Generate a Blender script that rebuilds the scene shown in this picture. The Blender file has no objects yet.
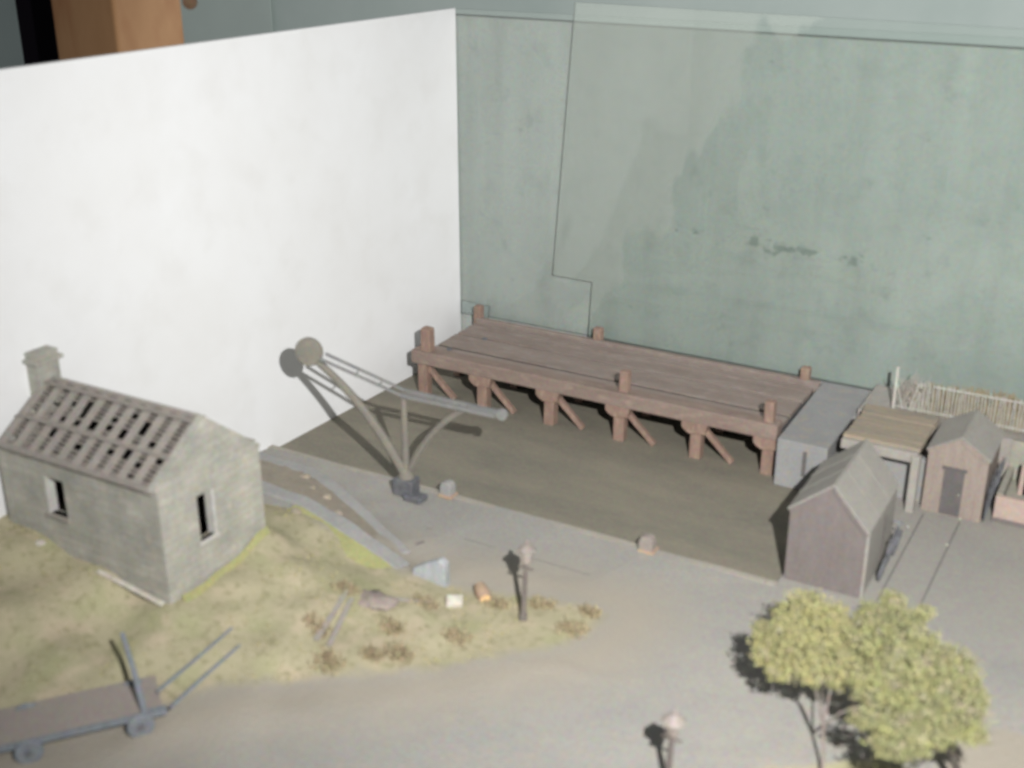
import bpy, bmesh, math, random
from mathutils import Vector, Matrix, noise
rnd = random.Random(7)
S = bpy.context.scene
C = S.collection

# ------------------------------------------------------------------ camera
FPX = 1211.3
YAW, PITCH, ROLL = -0.51871, 0.38895, -0.00047
CAM = Vector((0, 0, 6.0))
_f = Vector((math.sin(YAW) * math.cos(PITCH), math.cos(YAW) * math.cos(PITCH), -math.sin(PITCH)))
_r = Vector((math.cos(YAW), -math.sin(YAW), 0))
_u = _r.cross(_f)
R_ = _r * math.cos(ROLL) + _u * math.sin(ROLL)
U_ = -_r * math.sin(ROLL) + _u * math.cos(ROLL)
cd = bpy.data.cameras.new('camera'); cam = bpy.data.objects.new('camera', cd); C.objects.link(cam)
cam.matrix_world = Matrix(((R_.x, U_.x, -_f.x, CAM.x), (R_.y, U_.y, -_f.y, CAM.y), (R_.z, U_.z, -_f.z, CAM.z), (0, 0, 0, 1)))
cd.sensor_width = 36.0; cd.lens = FPX / 1024 * 36.0
cd.clip_start = 0.05; cd.clip_end = 200
cd.dof.use_dof = True; cd.dof.focus_distance = 26.0; cd.dof.aperture_fstop = 0.65
S.camera = cam

# ------------------------------------------------------------------ world + flash
w = bpy.data.worlds.new('World'); S.world = w; w.use_nodes = True
bg = w.node_tree.nodes['Background']; bg.inputs[0].default_value = (0.93, 0.97, 1.0, 1); bg.inputs[1].default_value = 0.13
ld = bpy.data.lights.new('camera_flash', 'SPOT'); lamp = bpy.data.objects.new('camera_flash', ld); C.objects.link(lamp)
lamp.location = CAM + R_ * 1.53 + U_ * 0.98
ld.energy = 9300; ld.color = (1.0, 0.985, 0.955); ld.shadow_soft_size = 0.07
ld.spot_size = math.radians(100); ld.spot_blend = 1.0
aim = Vector((-4.6, 13.0, 1.6))
lamp.rotation_euler = (aim - lamp.location).to_track_quat('-Z', 'Y').to_euler()
S.view_settings.view_transform = 'Standard'; S.view_settings.look = 'None'
S.view_settings.exposure = 0.0; S.view_settings.gamma = 1.0
S.cycles.filter_width = 2.5

# ------------------------------------------------------------------ point helpers
def ray(x, y):
    return R_ * ((x - 512) / FPX) - U_ * ((y - 384) / FPX) + _f
def atz(x, y, z):
    d = ray(x, y); return CAM + d * ((z - CAM.z) / d.z)
def aty(x, y, Y):
    d = ray(x, y); return CAM + d * ((Y - CAM.y) / d.y)
def atx(x, y, X):
    d = ray(x, y); return CAM + d * ((X - CAM.x) / d.x)
BZ = -0.06          # dock floor

# ------------------------------------------------------------------ materials
GAIN = 1.55
KEEP = ('white_card', 'black_gap_shade', 'mottled_grey_green_board', 'dark_shade_inside', 'pine_wood', 'dark_knot', 'teal_wall_paint', 'dark_teal_paint')
def mat(name, c1, c2=None, scale=6.0, rough=0.85, c3=None, s3=40.0, a3=0.35, bump=0.0, bscale=60.0, stretch=(1, 1, 1), spec=0.25, sharp=0.0, grit=None):
    if grit is None: grit = 0.0 if name in ('white_card', 'teal_wall_paint', 'dark_teal_paint', 'pine_wood') else 0.85
    if name not in KEEP:
        c1, c2, c3 = [None if c is None else tuple(min(.75, v * GAIN) for v in c) for c in (c1, c2, c3)]
    m = bpy.data.materials.new(name); m.use_nodes = True
    nt = m.node_tree; N = nt.nodes; Lk = nt.links
    b = N['Principled BSDF']; b.inputs['Roughness'].default_value = rough
    b.inputs['Specular IOR Level'].default_value = spec
    b.inputs['Base Color'].default_value = (*c1, 1)
    if c2:
        tc = N.new('ShaderNodeTexCoord'); mp = N.new('ShaderNodeMapping'); mp.inputs['Scale'].default_value = stretch
        Lk.new(tc.outputs['Object'], mp.inputs[0])
        n = N.new('ShaderNodeTexNoise'); n.inputs['Scale'].default_value = scale; n.inputs['Detail'].default_value = 5; n.inputs['Roughness'].default_value = 0.6
        Lk.new(mp.outputs[0], n.inputs['Vector'])
        r = N.new('ShaderNodeMapRange'); r.inputs[1].default_value = 0.3 + sharp; r.inputs[2].default_value = 0.7 - sharp
        Lk.new(n.outputs[0], r.inputs[0])
        mx = N.new('ShaderNodeMix'); mx.data_type = 'RGBA'; mx.inputs[6].default_value = (*c1, 1); mx.inputs[7].default_value = (*c2, 1)
        Lk.new(r.outputs[0], mx.inputs[0]); out = mx.outputs[2]
        if c3:
            n3 = N.new('ShaderNodeTexNoise'); n3.inputs['Scale'].default_value = s3; n3.inputs['Detail'].default_value = 4
            Lk.new(mp.outputs[0], n3.inputs['Vector'])
            r3 = N.new('ShaderNodeMapRange'); r3.inputs[1].default_value = 0.52; r3.inputs[2].default_value = 0.72; r3.inputs[4].default_value = a3
            Lk.new(n3.outputs[0], r3.inputs[0])
            m3 = N.new('ShaderNodeMix'); m3.data_type = 'RGBA'; m3.inputs[7].default_value = (*c3, 1)
            Lk.new(out, m3.inputs[6]); Lk.new(r3.outputs[0], m3.inputs[0]); out = m3.outputs[2]
        if grit:
            ng = N.new('ShaderNodeTexNoise'); ng.inputs['Scale'].default_value = 34; ng.inputs['Detail'].default_value = 3; ng.inputs['Roughness'].default_value = .75
            Lk.new(tc.outputs['Object'], ng.inputs['Vector'])
            va = N.new('ShaderNodeVectorMath'); va.operation = 'MULTIPLY_ADD'; va.inputs[1].default_value = (grit, grit, grit); va.inputs[2].default_value = (1 - grit * .5,) * 3
            Lk.new(ng.outputs['Color'], va.inputs[0])
            vm = N.new('ShaderNodeVectorMath'); vm.operation = 'MULTIPLY'; Lk.new(out, vm.inputs[0]); Lk.new(va.outputs[0], vm.inputs[1]); out = vm.outputs[0]
        Lk.new(out, b.inputs['Base Color'])
        if bump:
            nb = N.new('ShaderNodeTexNoise'); nb.inputs['Scale'].default_value = bscale; nb.inputs['Detail'].default_value = 4
            Lk.new(mp.outputs[0], nb.inputs['Vector'])
            bp = N.new('ShaderNodeBump'); bp.inputs['Strength'].default_value = bump; bp.inputs['Distance'].default_value = 0.02
            Lk.new(nb.outputs[0], bp.inputs['Height']); Lk.new(bp.outputs[0], b.inputs['Normal'])
    return m

M = {}
M['white'] = mat('white_card', (0.85, 0.86, 0.88), (0.81, 0.815, 0.825), 1.0, 0.7, (0.66, 0.65, 0.63), 2.3, 0.16)
M['wall'] = mat('teal_wall_paint', (0.60, 0.68, 0.655), (0.51, 0.60, 0.575), 0.5, 0.7)
M['walldark'] = mat('dark_teal_paint', (0.60, 0.69, 0.65), (0.54, 0.62, 0.59), 0.5, 0.7)
M['black'] = mat('black_gap_shade', (0.004, 0.003, 0.005), None, rough=0.9, spec=0.05)  # black put in for the shade of gaps and openings
M['pine'] = mat('pine_wood', (0.25, 0.135, 0.062), (0.33, 0.19, 0.095), 1.6, 0.6, (0.17, 0.055, 0.018), 2.2, 0.6, stretch=(1, 1, 0.35))
M['deck'] = mat('rust_brown_timber', (0.190, 0.160, 0.143), (0.155, 0.125, 0.110), 5.0, 0.85, (0.24, 0.21, 0.19), 14, 0.5, 0.4, 40, stretch=(0.35, 1, 1))
M['leg'] = mat('red_brown_timber', (0.205, 0.142, 0.114), (0.152, 0.104, 0.085), 6.0, 0.85, (0.30, 0.215, 0.17), 20, 0.5, 0.4, 40, stretch=(1, 1, 0.4))
M['beam'] = mat('brown_red_baulk', (0.182, 0.142, 0.122), (0.142, 0.108, 0.092), 5.0, 0.85, (0.25, 0.19, 0.16), 14, 0.5, 0.4, 40, stretch=(0.35, 1, 1))
M['mud'] = mat('olive_grey_dock_floor', (0.170, 0.155, 0.122), (0.128, 0.121, 0.100), 1.6, 0.9, (0.195, 0.178, 0.14), 16, 0.4, 0.5, 70, stretch=(0.45, 1.4, 1))
M['yard'] = mat('grey_yard', (0.225, 0.215, 0.195), (0.20, 0.195, 0.182), 1.1, 0.9, (0.25, 0.225, 0.19), 9, 0.35, 0.3, 90)
M['kerb'] = mat('pale_quay_stone', (0.255, 0.237, 0.205), (0.21, 0.195, 0.172), 5, 0.9)
M['stone'] = None
M['pier'] = mat('blue_grey_render', (0.198, 0.200, 0.203), (0.172, 0.173, 0.173), 3, 0.9, (0.28, 0.22, 0.15), 7, 0.35)
M['plank'] = mat('ochre_planks', (0.235, 0.198, 0.150), (0.175, 0.158, 0.135), 3.2, 0.9, (0.30, 0.235, 0.155), 10, 0.5, 0.4, 50, stretch=(0.35, 2.5, 1), sharp=.05)
M['post'] = mat('pale_grey_wood', (0.24, 0.225, 0.205), (0.20, 0.19, 0.175), 8, 0.9)
M['roofa'] = mat('pale_grey_felt', (0.225, 0.215, 0.197), (0.195, 0.187, 0.172), 5, 0.9, (0.25, 0.238, 0.215), 22, 0.4, 0.25, 50, stretch=(1, .5, 1))
M['walla'] = mat('mauve_brown_boards', (0.128, 0.112, 0.108), (0.110, 0.096, 0.093), 7, 0.9, (0.150, 0.132, 0.126), 25, 0.4, 0.3, 60, stretch=(1.8, 1, .4))
M['wallb'] = mat('brown_grey_boards', (0.215, 0.180, 0.157), (0.180, 0.150, 0.135), 7, 0.9, (0.24, 0.20, 0.17), 25, 0.4, 0.3, 60, stretch=(2.2, 1, .4))
M['doorb'] = mat('dark_grey_door_wood', (0.095, 0.088, 0.087), (0.075, 0.070, 0.070), 9, 0.85)
M['pink'] = mat('pink_brick_render', (0.315, 0.245, 0.215), (0.265, 0.208, 0.182), 8, 0.9)
M['bunkin'] = mat('green_grey_inside', (0.25, 0.24, 0.20), (0.20, 0.195, 0.17), 6, 0.9)
M['iron'] = mat('blue_grey_iron', (0.15, 0.165, 0.185), (0.115, 0.125, 0.14), 12, 0.6, (0.20, 0.21, 0.22), 30, 0.4)
M['irondark'] = mat('dark_iron', (0.115, 0.118, 0.128), (0.065, 0.067, 0.073), 14, 0.6)
M['crane'] = mat('dusty_crane_paint', (0.160, 0.146, 0.122), (0.112, 0.108, 0.100), 8, 0.75, (0.22, 0.20, 0.155), 16, 0.4)
M['craneb'] = mat('grey_crane_paint', (0.155, 0.155, 0.152), (0.12, 0.122, 0.125), 8, 0.7)
M['coping'] = mat('blue_grey_coping', (0.215, 0.213, 0.208), (0.185, 0.185, 0.182), 4, 0.9, (0.26, 0.25, 0.23), 14, 0.4, 0.3, 60)
M['dirt'] = mat('brown_track_dirt', (0.190, 0.168, 0.138), (0.225, 0.200, 0.165), 5, 0.95, (0.28, 0.24, 0.19), 14, 0.5, 0.6, 60)
M['lime'] = mat('lime_green_moss', (0.240, 0.240, 0.110), (0.205, 0.205, 0.10), 9, 0.95, (0.30, 0.28, 0.18), 25, 0.4, 0.6, 60)
M['lamp'] = mat('pinkish_brown_lamp', (0.110, 0.094, 0.086), (0.085, 0.074, 0.068), 14, 0.8)
M['lampglass'] = mat('dusty_pink_lantern', (0.21, 0.185, 0.168), (0.17, 0.15, 0.138), 20, 0.6)
M['leaf1'] = mat('yellow_green_flock', (0.245, 0.235, 0.105), (0.165, 0.160, 0.085), 7, 0.95, (0.27, 0.235, 0.18), 14, 0.8)
M['leaf2'] = mat('olive_green_flock', (0.205, 0.207, 0.090), (0.135, 0.135, 0.075), 6, 0.95, (0.25, 0.215, 0.17), 10, 0.9)
M['bark'] = mat('pale_pinkish_bark', (0.17, 0.148, 0.138), (0.13, 0.113, 0.10), 12, 0.9)
M['barkdark'] = mat('dark_bark', (0.055, 0.048, 0.042), (0.035, 0.03, 0.028), 12, 0.9)
M['cartbed'] = mat('mauve_brown_cart_boards', (0.215, 0.190, 0.172), (0.190, 0.168, 0.156), 3, 0.9, (0.21, 0.185, 0.165), 14, 0.4)
M['straw'] = mat('dry_straw', (0.265, 0.222, 0.145), (0.22, 0.185, 0.12), 9, 0.95)
M['grass'] = mat('khaki_grass', (0.27, 0.24, 0.145), (0.215, 0.205, 0.105), 3, 0.95)
M['terra'] = mat('orange_terracotta', (0.30, 0.215, 0.155), (0.24, 0.175, 0.13), 14, 0.8)
M['terrain'] = mat('bright_peach_clay', (0.62, 0.38, 0.20), (0.5, 0.30, 0.16), 14, 0.8)
M['palestone'] = mat('chalky_white_stone', (0.42, 0.40, 0.36), (0.28, 0.26, 0.22), 10, 0.9)
M['fence'] = mat('white_fence_paint', (0.36, 0.36, 0.33), (0.28, 0.27, 0.24), 14, 0.8)
M['rail'] = mat('dark_rail', (0.10, 0.097, 0.092), (0.13, 0.126, 0.12), 10, 0.8)
M['rafter'] = mat('pinkish_roof_timber', (0.222, 0.203, 0.184), (0.182, 0.168, 0.154), 6, 0.9, (0.29, 0.255, 0.22), 16, 0.4)
M['batten'] = mat('grey_brown_battens', (0.205, 0.185, 0.165), (0.165, 0.148, 0.135), 7, 0.9)
M['inside'] = mat('dark_shade_inside', (0.022, 0.019, 0.018), (0.032, 0.028, 0.026), 5, 0.95)  # shade put into the colour, for the unlit cottage interior and deck gaps
M['quoin'] = mat('pale_reveal_stone', (0.36, 0.35, 0.335), (0.30, 0.295, 0.28), 10, 0.9)

def stone_mat():
    m = mat('grey_rubble_stone', (0.318, 0.307, 0.275), (0.205, 0.206, 0.190), 4.5, 0.9, (0.37, 0.335, 0.285), 9, 0.5)
    nt = m.node_tree; N = nt.nodes; Lk = nt.links; b = N['Principled BSDF']
    src = b.inputs['Base Color'].links[0].from_socket
    tc = N.new('ShaderNodeTexCoord'); sp = N.new('ShaderNodeSeparateXYZ'); Lk.new(tc.outputs['Object'], sp.inputs[0])
    ad = N.new('ShaderNodeMath'); ad.operation = 'ADD'; Lk.new(sp.outputs[0], ad.inputs[0]); Lk.new(sp.outputs[1], ad.inputs[1])
    cb = N.new('ShaderNodeCombineXYZ'); Lk.new(ad.outputs[0], cb.inputs[0]); Lk.new(sp.outputs[2], cb.inputs[1])
    nz = N.new('ShaderNodeTexNoise'); nz.inputs['Scale'].default_value = 9; Lk.new(tc.outputs['Object'], nz.inputs[0])
    va = N.new('ShaderNodeVectorMath'); va.operation = 'MULTIPLY_ADD'; va.inputs[1].default_value = (.09, .06, 0)
    Lk.new(nz.outputs[1], va.inputs[0]); Lk.new(cb.outputs[0], va.inputs[2])
    br = N.new('ShaderNodeTexBrick'); br.inputs['Scale'].default_value = 1.0
    br.inputs['Brick Width'].default_value = 0.19; br.inputs['Row Height'].default_value = 0.072; br.inputs['Mortar Size'].default_value = 0.006
    br.inputs['Color1'].default_value = (1, 1, 1, 1); br.inputs['Color2'].default_value = (0.80, 0.82, 0.80, 1); br.inputs['Mortar'].default_value = (0.80, 0.78, 0.74, 1)
    br.inputs['Mortar Smooth'].default_value = 0.4
    Lk.new(va.outputs[0], br.inputs[0])
    mx = N.new('ShaderNodeMix'); mx.data_type = 'RGBA'; mx.blend_type = 'MULTIPLY'; mx.inputs[0].default_value = 0.8
    Lk.new(src, mx.inputs[6]); Lk.new(br.outputs[0], mx.inputs[7]); Lk.new(mx.outputs[2], b.inputs['Base Color'])
    bp = N.new('ShaderNodeBump'); bp.inputs['Strength'].default_value = 0.6; bp.inputs['Distance'].default_value = 0.015
    Lk.new(br.outputs[0], bp.inputs['Height']); Lk.new(bp.outputs[0], b.inputs['Normal'])
    return m
M['stone'] = stone_mat()

# mottled green backing board with dark scuffs
def board_mat():
    m = mat('mottled_grey_green_board', (0.436, 0.460, 0.436), (0.384, 0.411, 0.394), 0.9, 0.75, (0.315, 0.35, 0.335), 3.5, 0.5)
    nt = m.node_tree; N = nt.nodes; Lk = nt.links; b = N['Principled BSDF']
    src = b.inputs['Base Color'].links[0].from_socket
    tc = N.new('ShaderNodeTexCoord'); sp = N.new('ShaderNodeSeparateXYZ'); Lk.new(tc.outputs['Object'], sp.inputs[0])
    mp = N.new('ShaderNodeMapping'); mp.inputs['Scale'].default_value = (2.2, 1, 3.0); Lk.new(tc.outputs['Object'], mp.inputs[0])
    n = N.new('ShaderNodeTexNoise'); n.inputs['Scale'].default_value = 1.9; n.inputs['Detail'].default_value = 8; n.inputs['Roughness'].default_value = .7; Lk.new(mp.outputs[0], n.inputs[0])
    # scuff band along one height of the board
    a = N.new('ShaderNodeMath'); a.operation = 'MULTIPLY_ADD'; a.inputs[1].default_value = 0.035; a.inputs[2].default_value = -1.90   # z + .035 x - 1.9
    Lk.new(sp.outputs[0], a.inputs[0])
    s = N.new('ShaderNodeMath'); s.operation = 'ADD'; Lk.new(a.outputs[0], s.inputs[0]); Lk.new(sp.outputs[2], s.inputs[1])
    ab = N.new('ShaderNodeMath'); ab.operation = 'ABSOLUTE'; Lk.new(s.outputs[0], ab.inputs[0])
    band = N.new('ShaderNodeMapRange'); band.inputs[1].default_value = 0.0; band.inputs[2].default_value = 0.20; band.inputs[3].default_value = 0.20; band.inputs[4].default_value = 0.0
    Lk.new(ab.outputs[0], band.inputs[0])
    nq = N.new('ShaderNodeTexNoise'); nq.inputs['Scale'].default_value = 0.9; nq.inputs['Detail'].default_value = 1; Lk.new(tc.outputs['Object'], nq.inputs[0])
    rq = N.new('ShaderNodeMapRange'); rq.inputs[1].default_value = 0.36; rq.inputs[2].default_value = 0.50; Lk.new(nq.outputs[0], rq.inputs[0])
    rx = N.new('ShaderNodeMapRange'); rx.inputs[1].default_value = -5.9; rx.inputs[2].default_value = -5.2; Lk.new(sp.outputs[0], rx.inputs[0])
    bm1 = N.new('ShaderNodeMath'); bm1.operation = 'MULTIPLY'; Lk.new(band.outputs[0], bm1.inputs[0]); Lk.new(rq.outputs[0], bm1.inputs[1])
    bm2 = N.new('ShaderNodeMath'); bm2.operation = 'MULTIPLY'; Lk.new(bm1.outputs[0], bm2.inputs[0]); Lk.new(rx.outputs[0], bm2.inputs[1])
    sm = N.new('ShaderNodeMath'); sm.operation = 'ADD'; Lk.new(n.outputs[0], sm.inputs[0]); Lk.new(bm2.outputs[0], sm.inputs[1])
    r = N.new('ShaderNodeMapRange'); r.inputs[1].default_value = 0.645; r.inputs[2].default_value = 0.72; r.inputs[4].default_value = 0.85
    Lk.new(sm.outputs[0], r.inputs[0])
    mx = N.new('ShaderNodeMix'); mx.data_type = 'RGBA'; mx.inputs[7].default_value = (0.17, 0.215, 0.20, 1)
    Lk.new(r.outputs[0], mx.inputs[0]); Lk.new(src, mx.inputs[6])
    nb_ = N.new('ShaderNodeTexNoise'); nb_.inputs['Scale'].default_value = 3.1; nb_.inputs['Detail'].default_value = 6; nb_.inputs['Roughness'].default_value = .65; Lk.new(tc.outputs['Object'], nb_.inputs[0])
    rb_ = N.new('ShaderNodeMapRange'); rb_.inputs[1].default_value = 0.62; rb_.inputs[2].default_value = 0.72; rb_.inputs[4].default_value = 0.42; Lk.new(nb_.outputs[0], rb_.inputs[0])
    mb_ = N.new('ShaderNodeMix'); mb_.data_type = 'RGBA'; mb_.inputs[7].default_value = (0.20, 0.235, 0.225, 1); Lk.new(rb_.outputs[0], mb_.inputs[0]); Lk.new(mx.outputs[2], mb_.inputs[6])
    ns_ = N.new('ShaderNodeTexNoise'); ns_.inputs['Scale'].default_value = 9.0; ns_.inputs['Detail'].default_value = 3; Lk.new(mp.outputs[0], ns_.inputs[0])
    rs_ = N.new('ShaderNodeMapRange'); rs_.inputs[1].default_value = 0.70; rs_.inputs[2].default_value = 0.76; rs_.inputs[4].default_value = 0.35; Lk.new(ns_.outputs[0], rs_.inputs[0])
    mx = N.new('ShaderNodeMix'); mx.data_type = 'RGBA'; mx.inputs[7].default_value = (0.62, 0.66, 0.64, 1); Lk.new(rs_.outputs[0], mx.inputs[0]); Lk.new(mb_.outputs[2], mx.inputs[6])
    # vertical faint streaks
    mp2 = N.new('ShaderNodeMapping'); mp2.inputs['Scale'].default_value = (2.2, 1, 0.25); Lk.new(tc.outputs['Object'], mp2.inputs[0])
    n2 = N.new('ShaderNodeTexNoise'); n2.inputs['Scale'].default_value = 1.3; n2.inputs['Detail'].default_value = 6; Lk.new(mp2.outputs[0], n2.inputs[0])
    r2 = N.new('ShaderNodeMapRange'); r2.inputs[1].default_value = 0.4; r2.inputs[2].default_value = 0.7; r2.inputs[3].default_value = 1.04; r2.inputs[4].default_value = 0.90
    Lk.new(n2.outputs[0], r2.inputs[0])
    ml = N.new('ShaderNodeVectorMath'); ml.operation = 'SCALE'; Lk.new(mx.outputs[2], ml.inputs[0]); Lk.new(r2.outputs[0], ml.inputs['Scale'])
    Lk.new(ml.outputs[0], b.inputs['Base Color'])
    return m
M['board'] = board_mat()

def glass_mat(name, dust_refl, dcol, seed=0.0):
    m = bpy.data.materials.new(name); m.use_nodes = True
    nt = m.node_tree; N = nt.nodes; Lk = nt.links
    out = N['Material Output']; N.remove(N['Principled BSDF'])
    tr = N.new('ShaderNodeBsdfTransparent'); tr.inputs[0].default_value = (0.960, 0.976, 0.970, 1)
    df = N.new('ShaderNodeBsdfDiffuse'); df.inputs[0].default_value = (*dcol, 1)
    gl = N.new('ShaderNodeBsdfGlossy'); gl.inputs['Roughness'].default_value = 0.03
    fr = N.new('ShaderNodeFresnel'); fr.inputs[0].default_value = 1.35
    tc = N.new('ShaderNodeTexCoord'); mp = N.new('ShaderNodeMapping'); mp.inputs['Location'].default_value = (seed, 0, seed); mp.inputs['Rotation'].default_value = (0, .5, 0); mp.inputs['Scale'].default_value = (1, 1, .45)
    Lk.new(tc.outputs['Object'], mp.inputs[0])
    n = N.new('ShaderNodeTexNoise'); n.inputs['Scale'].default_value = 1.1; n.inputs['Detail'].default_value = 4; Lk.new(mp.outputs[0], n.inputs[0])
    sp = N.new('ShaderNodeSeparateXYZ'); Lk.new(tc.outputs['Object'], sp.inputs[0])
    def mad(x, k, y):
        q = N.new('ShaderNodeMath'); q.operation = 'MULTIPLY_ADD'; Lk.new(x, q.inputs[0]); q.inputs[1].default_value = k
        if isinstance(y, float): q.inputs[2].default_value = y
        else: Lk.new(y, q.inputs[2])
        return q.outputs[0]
    f = mad(sp.outputs[2], 0.62, -0.62 * 1.3 - 6.3); f = mad(sp.outputs[0], -1.0, f); f = mad(n.outputs[0], 2.6, f); f = mad(f, 1.0, -1.3)  # painted reflection: pale zone left of a slanting noisy line, over thin dust
    r = N.new('ShaderNodeMapRange'); r.inputs[1].default_value = -0.04; r.inputs[2].default_value = 0.06; r.inputs[3].default_value = dust_refl * 0.25; r.inputs[4].default_value = dust_refl
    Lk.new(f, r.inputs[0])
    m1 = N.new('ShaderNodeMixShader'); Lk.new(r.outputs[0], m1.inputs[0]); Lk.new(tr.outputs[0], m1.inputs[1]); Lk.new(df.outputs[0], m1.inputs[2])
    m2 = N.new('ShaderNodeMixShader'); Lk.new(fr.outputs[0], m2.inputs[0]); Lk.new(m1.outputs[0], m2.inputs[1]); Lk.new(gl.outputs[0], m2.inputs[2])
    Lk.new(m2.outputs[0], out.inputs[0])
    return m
M['glass'] = glass_mat('dusty_glass_painted_refl', 0.10, (0.55, 0.60, 0.57))
M['glass2'] = glass_mat('dusty_glass_front_painted_refl', 0.17, (0.62, 0.66, 0.61), 3.7)
M['glass3'] = glass_mat('clean_pale_glass_painted_refl', 0.12, (0.70, 0.80, 0.80), 1.3)
M['edge'] = mat('dark_green_glass_edge', (0.035, 0.045, 0.042), (0.06, 0.07, 0.066), 2, 0.4)
M['edgelight'] = mat('pale_green_glass_edge', (0.035, 0.042, 0.04), (0.055, 0.06, 0.058), 2, 0.4)

# ------------------------------------------------------------------ object helpers
def tag(o, label=None, cat=None, group=None, kind=None):
    if label: o['label'] = label
    if cat: o['category'] = cat
    if group: o['group'] = group
    if kind: o['kind'] = kind
    return o
def thing(name, label, cat, loc=(0, 0, 0), rz=0, group=None):
    o = bpy.data.objects.new(name, None); C.objects.link(o); o.location = loc; o.rotation_euler = (0, 0, rz); o.empty_display_size = .1
    return tag(o, label, cat, group)

class MB:
    def __init__(s): s.bm = bmesh.new(); s.mi = 0
    def _f(s, vs, mi=None):
        try:
            f = s.bm.faces.new(vs); f.material_index = s.mi if mi is None else mi; return f
        except ValueError: return None
    def box(s, a, b, rot=None, piv=None):
        x0, y0, z0 = a; x1, y1, z1 = b
        P = [Vector(p) for p in ((x0, y0, z0), (x1, y0, z0), (x1, y1, z0), (x0, y1, z0), (x0, y0, z1), (x1, y0, z1), (x1, y1, z1), (x0, y1, z1))]
        if rot is not None:
            pv = Vector(piv) if piv is not None else (Vector(a) + Vector(b)) / 2
            P = [pv + rot @ (p - pv) for p in P]
        v = [s.bm.verts.new(p) for p in P]
        for q in ((3, 2, 1, 0), (4, 5, 6, 7), (0, 1, 5, 4), (1, 2, 6, 5), (2, 3, 7, 6), (3, 0, 4, 7)): s._f([v[i] for i in q])
        return s
    def prism(s, poly, d):            # closed polygon extruded by vector d
        d = Vector(d); a = [s.bm.verts.new(Vector(p)) for p in poly]; b = [s.bm.verts.new(Vector(p) + d) for p in poly]
        s._f(a[::-1]); s._f(b); n = len(a)
        for i in range(n): s._f([a[i], a[(i + 1) % n], b[(i + 1) % n], b[i]])
        return s
    def tube(s, pts, r, n=8, caps=True):
        pts = [Vector(p) for p in pts]; rs = r if isinstance(r, (list, tuple)) else [r] * len(pts)
        rings = []; ref = None
        for i, p in enumerate(pts):
            t = ((pts[min(i + 1, len(pts) - 1)] - pts[max(i - 1, 0)])).normalized()
            if ref is None: ref = t.orthogonal().normalized()
            ref = (ref - t * ref.dot(t)).normalized(); bt = t.cross(ref)
            rings.append([s.bm.verts.new(p + (ref * math.cos(2 * math.pi * k / n) + bt * math.sin(2 * math.pi * k / n)) * rs[i]) for k in range(n)])
        for i in range(len(rings) - 1):
            for k in range(n): s._f([rings[i][k], rings[i][(k + 1) % n], rings[i + 1][(k + 1) % n], rings[i + 1][k]])
        if caps: s._f(rings[0][::-1]); s._f(rings[-1])
        return s
    def bar(s, p, q, wd, ht):         # rectangular bar p->q, width across, height up-ish
        p = Vector(p); q = Vector(q); t = (q - p).normalized(); up = Vector((0, 0, 1))
        if abs(t.z) > 0.95: up = Vector((0, 1, 0))
        sd = t.cross(up).normalized() * wd / 2; u = sd.cross(t).normalized() * ht / 2
        a = [s.bm.verts.new(p + k) for k in (sd + u, -sd + u, -sd - u, sd - u)]; b = [s.bm.verts.new(q + k) for k in (sd + u, -sd + u, -sd - u, sd - u)]
        s._f(a); s._f(b[::-1])
        for i in range(4): s._f([a[i], b[i], b[(i + 1) % 4], a[(i + 1) % 4]])
        return s
    def lathe(s, c, prof, n=16, axis=(0, 0, 1)):
        c = Vector(c); ax = Vector(axis).normalized(); e1 = ax.orthogonal().normalized(); e2 = ax.cross(e1)
        rings = [[s.bm.verts.new(c + ax * z + (e1 * math.cos(2 * math.pi * k / n) + e2 * math.sin(2 * math.pi * k / n)) * max(r, 1e-4)) for k in range(n)] for r, z in prof]
        for i in range(len(rings) - 1):
            for k in range(n): s._f([rings[i][k], rings[i][(k + 1) % n], rings[i + 1][(k + 1) % n], rings[i + 1][k]])
        s._f(rings[0][::-1]); s._f(rings[-1])
        return s
    def blob(s, c, r, sub=2, amp=0.25, seed=0.0, sc=(1, 1, 1)):
        g = bmesh.ops.create_icosphere(s.bm, subdivisions=sub, radius=1.0)
        for v in g['verts']:
            d = v.co.copy(); k = 1 + amp * noise.noise(d * 1.7 + Vector((seed, seed * 2, -seed)))
            v.co = Vector(c) + Vector((d.x * sc[0], d.y * sc[1], d.z * sc[2])) * r * k
        return s
    def build(s, name, mats, parent=None, bevel=0, smooth=False, wobble=0):
        if wobble:
            for v in s.bm.verts:
                v.co += Vector([noise.noise(v.co * 3.1 + Vector((k * 9.1, 0, 0))) * wobble for k in range(3)])
        bmesh.ops.recalc_face_normals(s.bm, faces=s.bm.faces)
        me = bpy.data.meshes.new(name); s.bm.to_mesh(me); s.bm.free()
        if not isinstance(mats, (list, tuple)): mats = [mats]
        for m in mats: me.materials.append(m)
        if smooth:
            for p in me.polygons: p.use_smooth = True
        o = bpy.data.objects.new(name, me); C.objects.link(o)
        if parent:
            o.parent = parent; o.matrix_parent_inverse = Matrix.Identity(4)
            # meshes are authored in world space: express them in the parent's frame
            mw = Matrix.LocRotScale(parent.location, parent.rotation_euler, None) if parent.parent is None and parent.type == 'EMPTY' else None
            if mw is not None and not parent.get('_local'): me.transform(mw.inverted())
        if bevel:
            b = o.modifiers.new('bevel', 'BEVEL'); b.width = bevel; b.segments = 2; b.limit_method = 'ANGLE'
        return o

def struct(name, mb, m, **k): return tag(mb.build(name, m, None, **k), kind='structure')

def Rz(a): return Matrix.Rotation(a, 3, 'Z')

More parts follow.
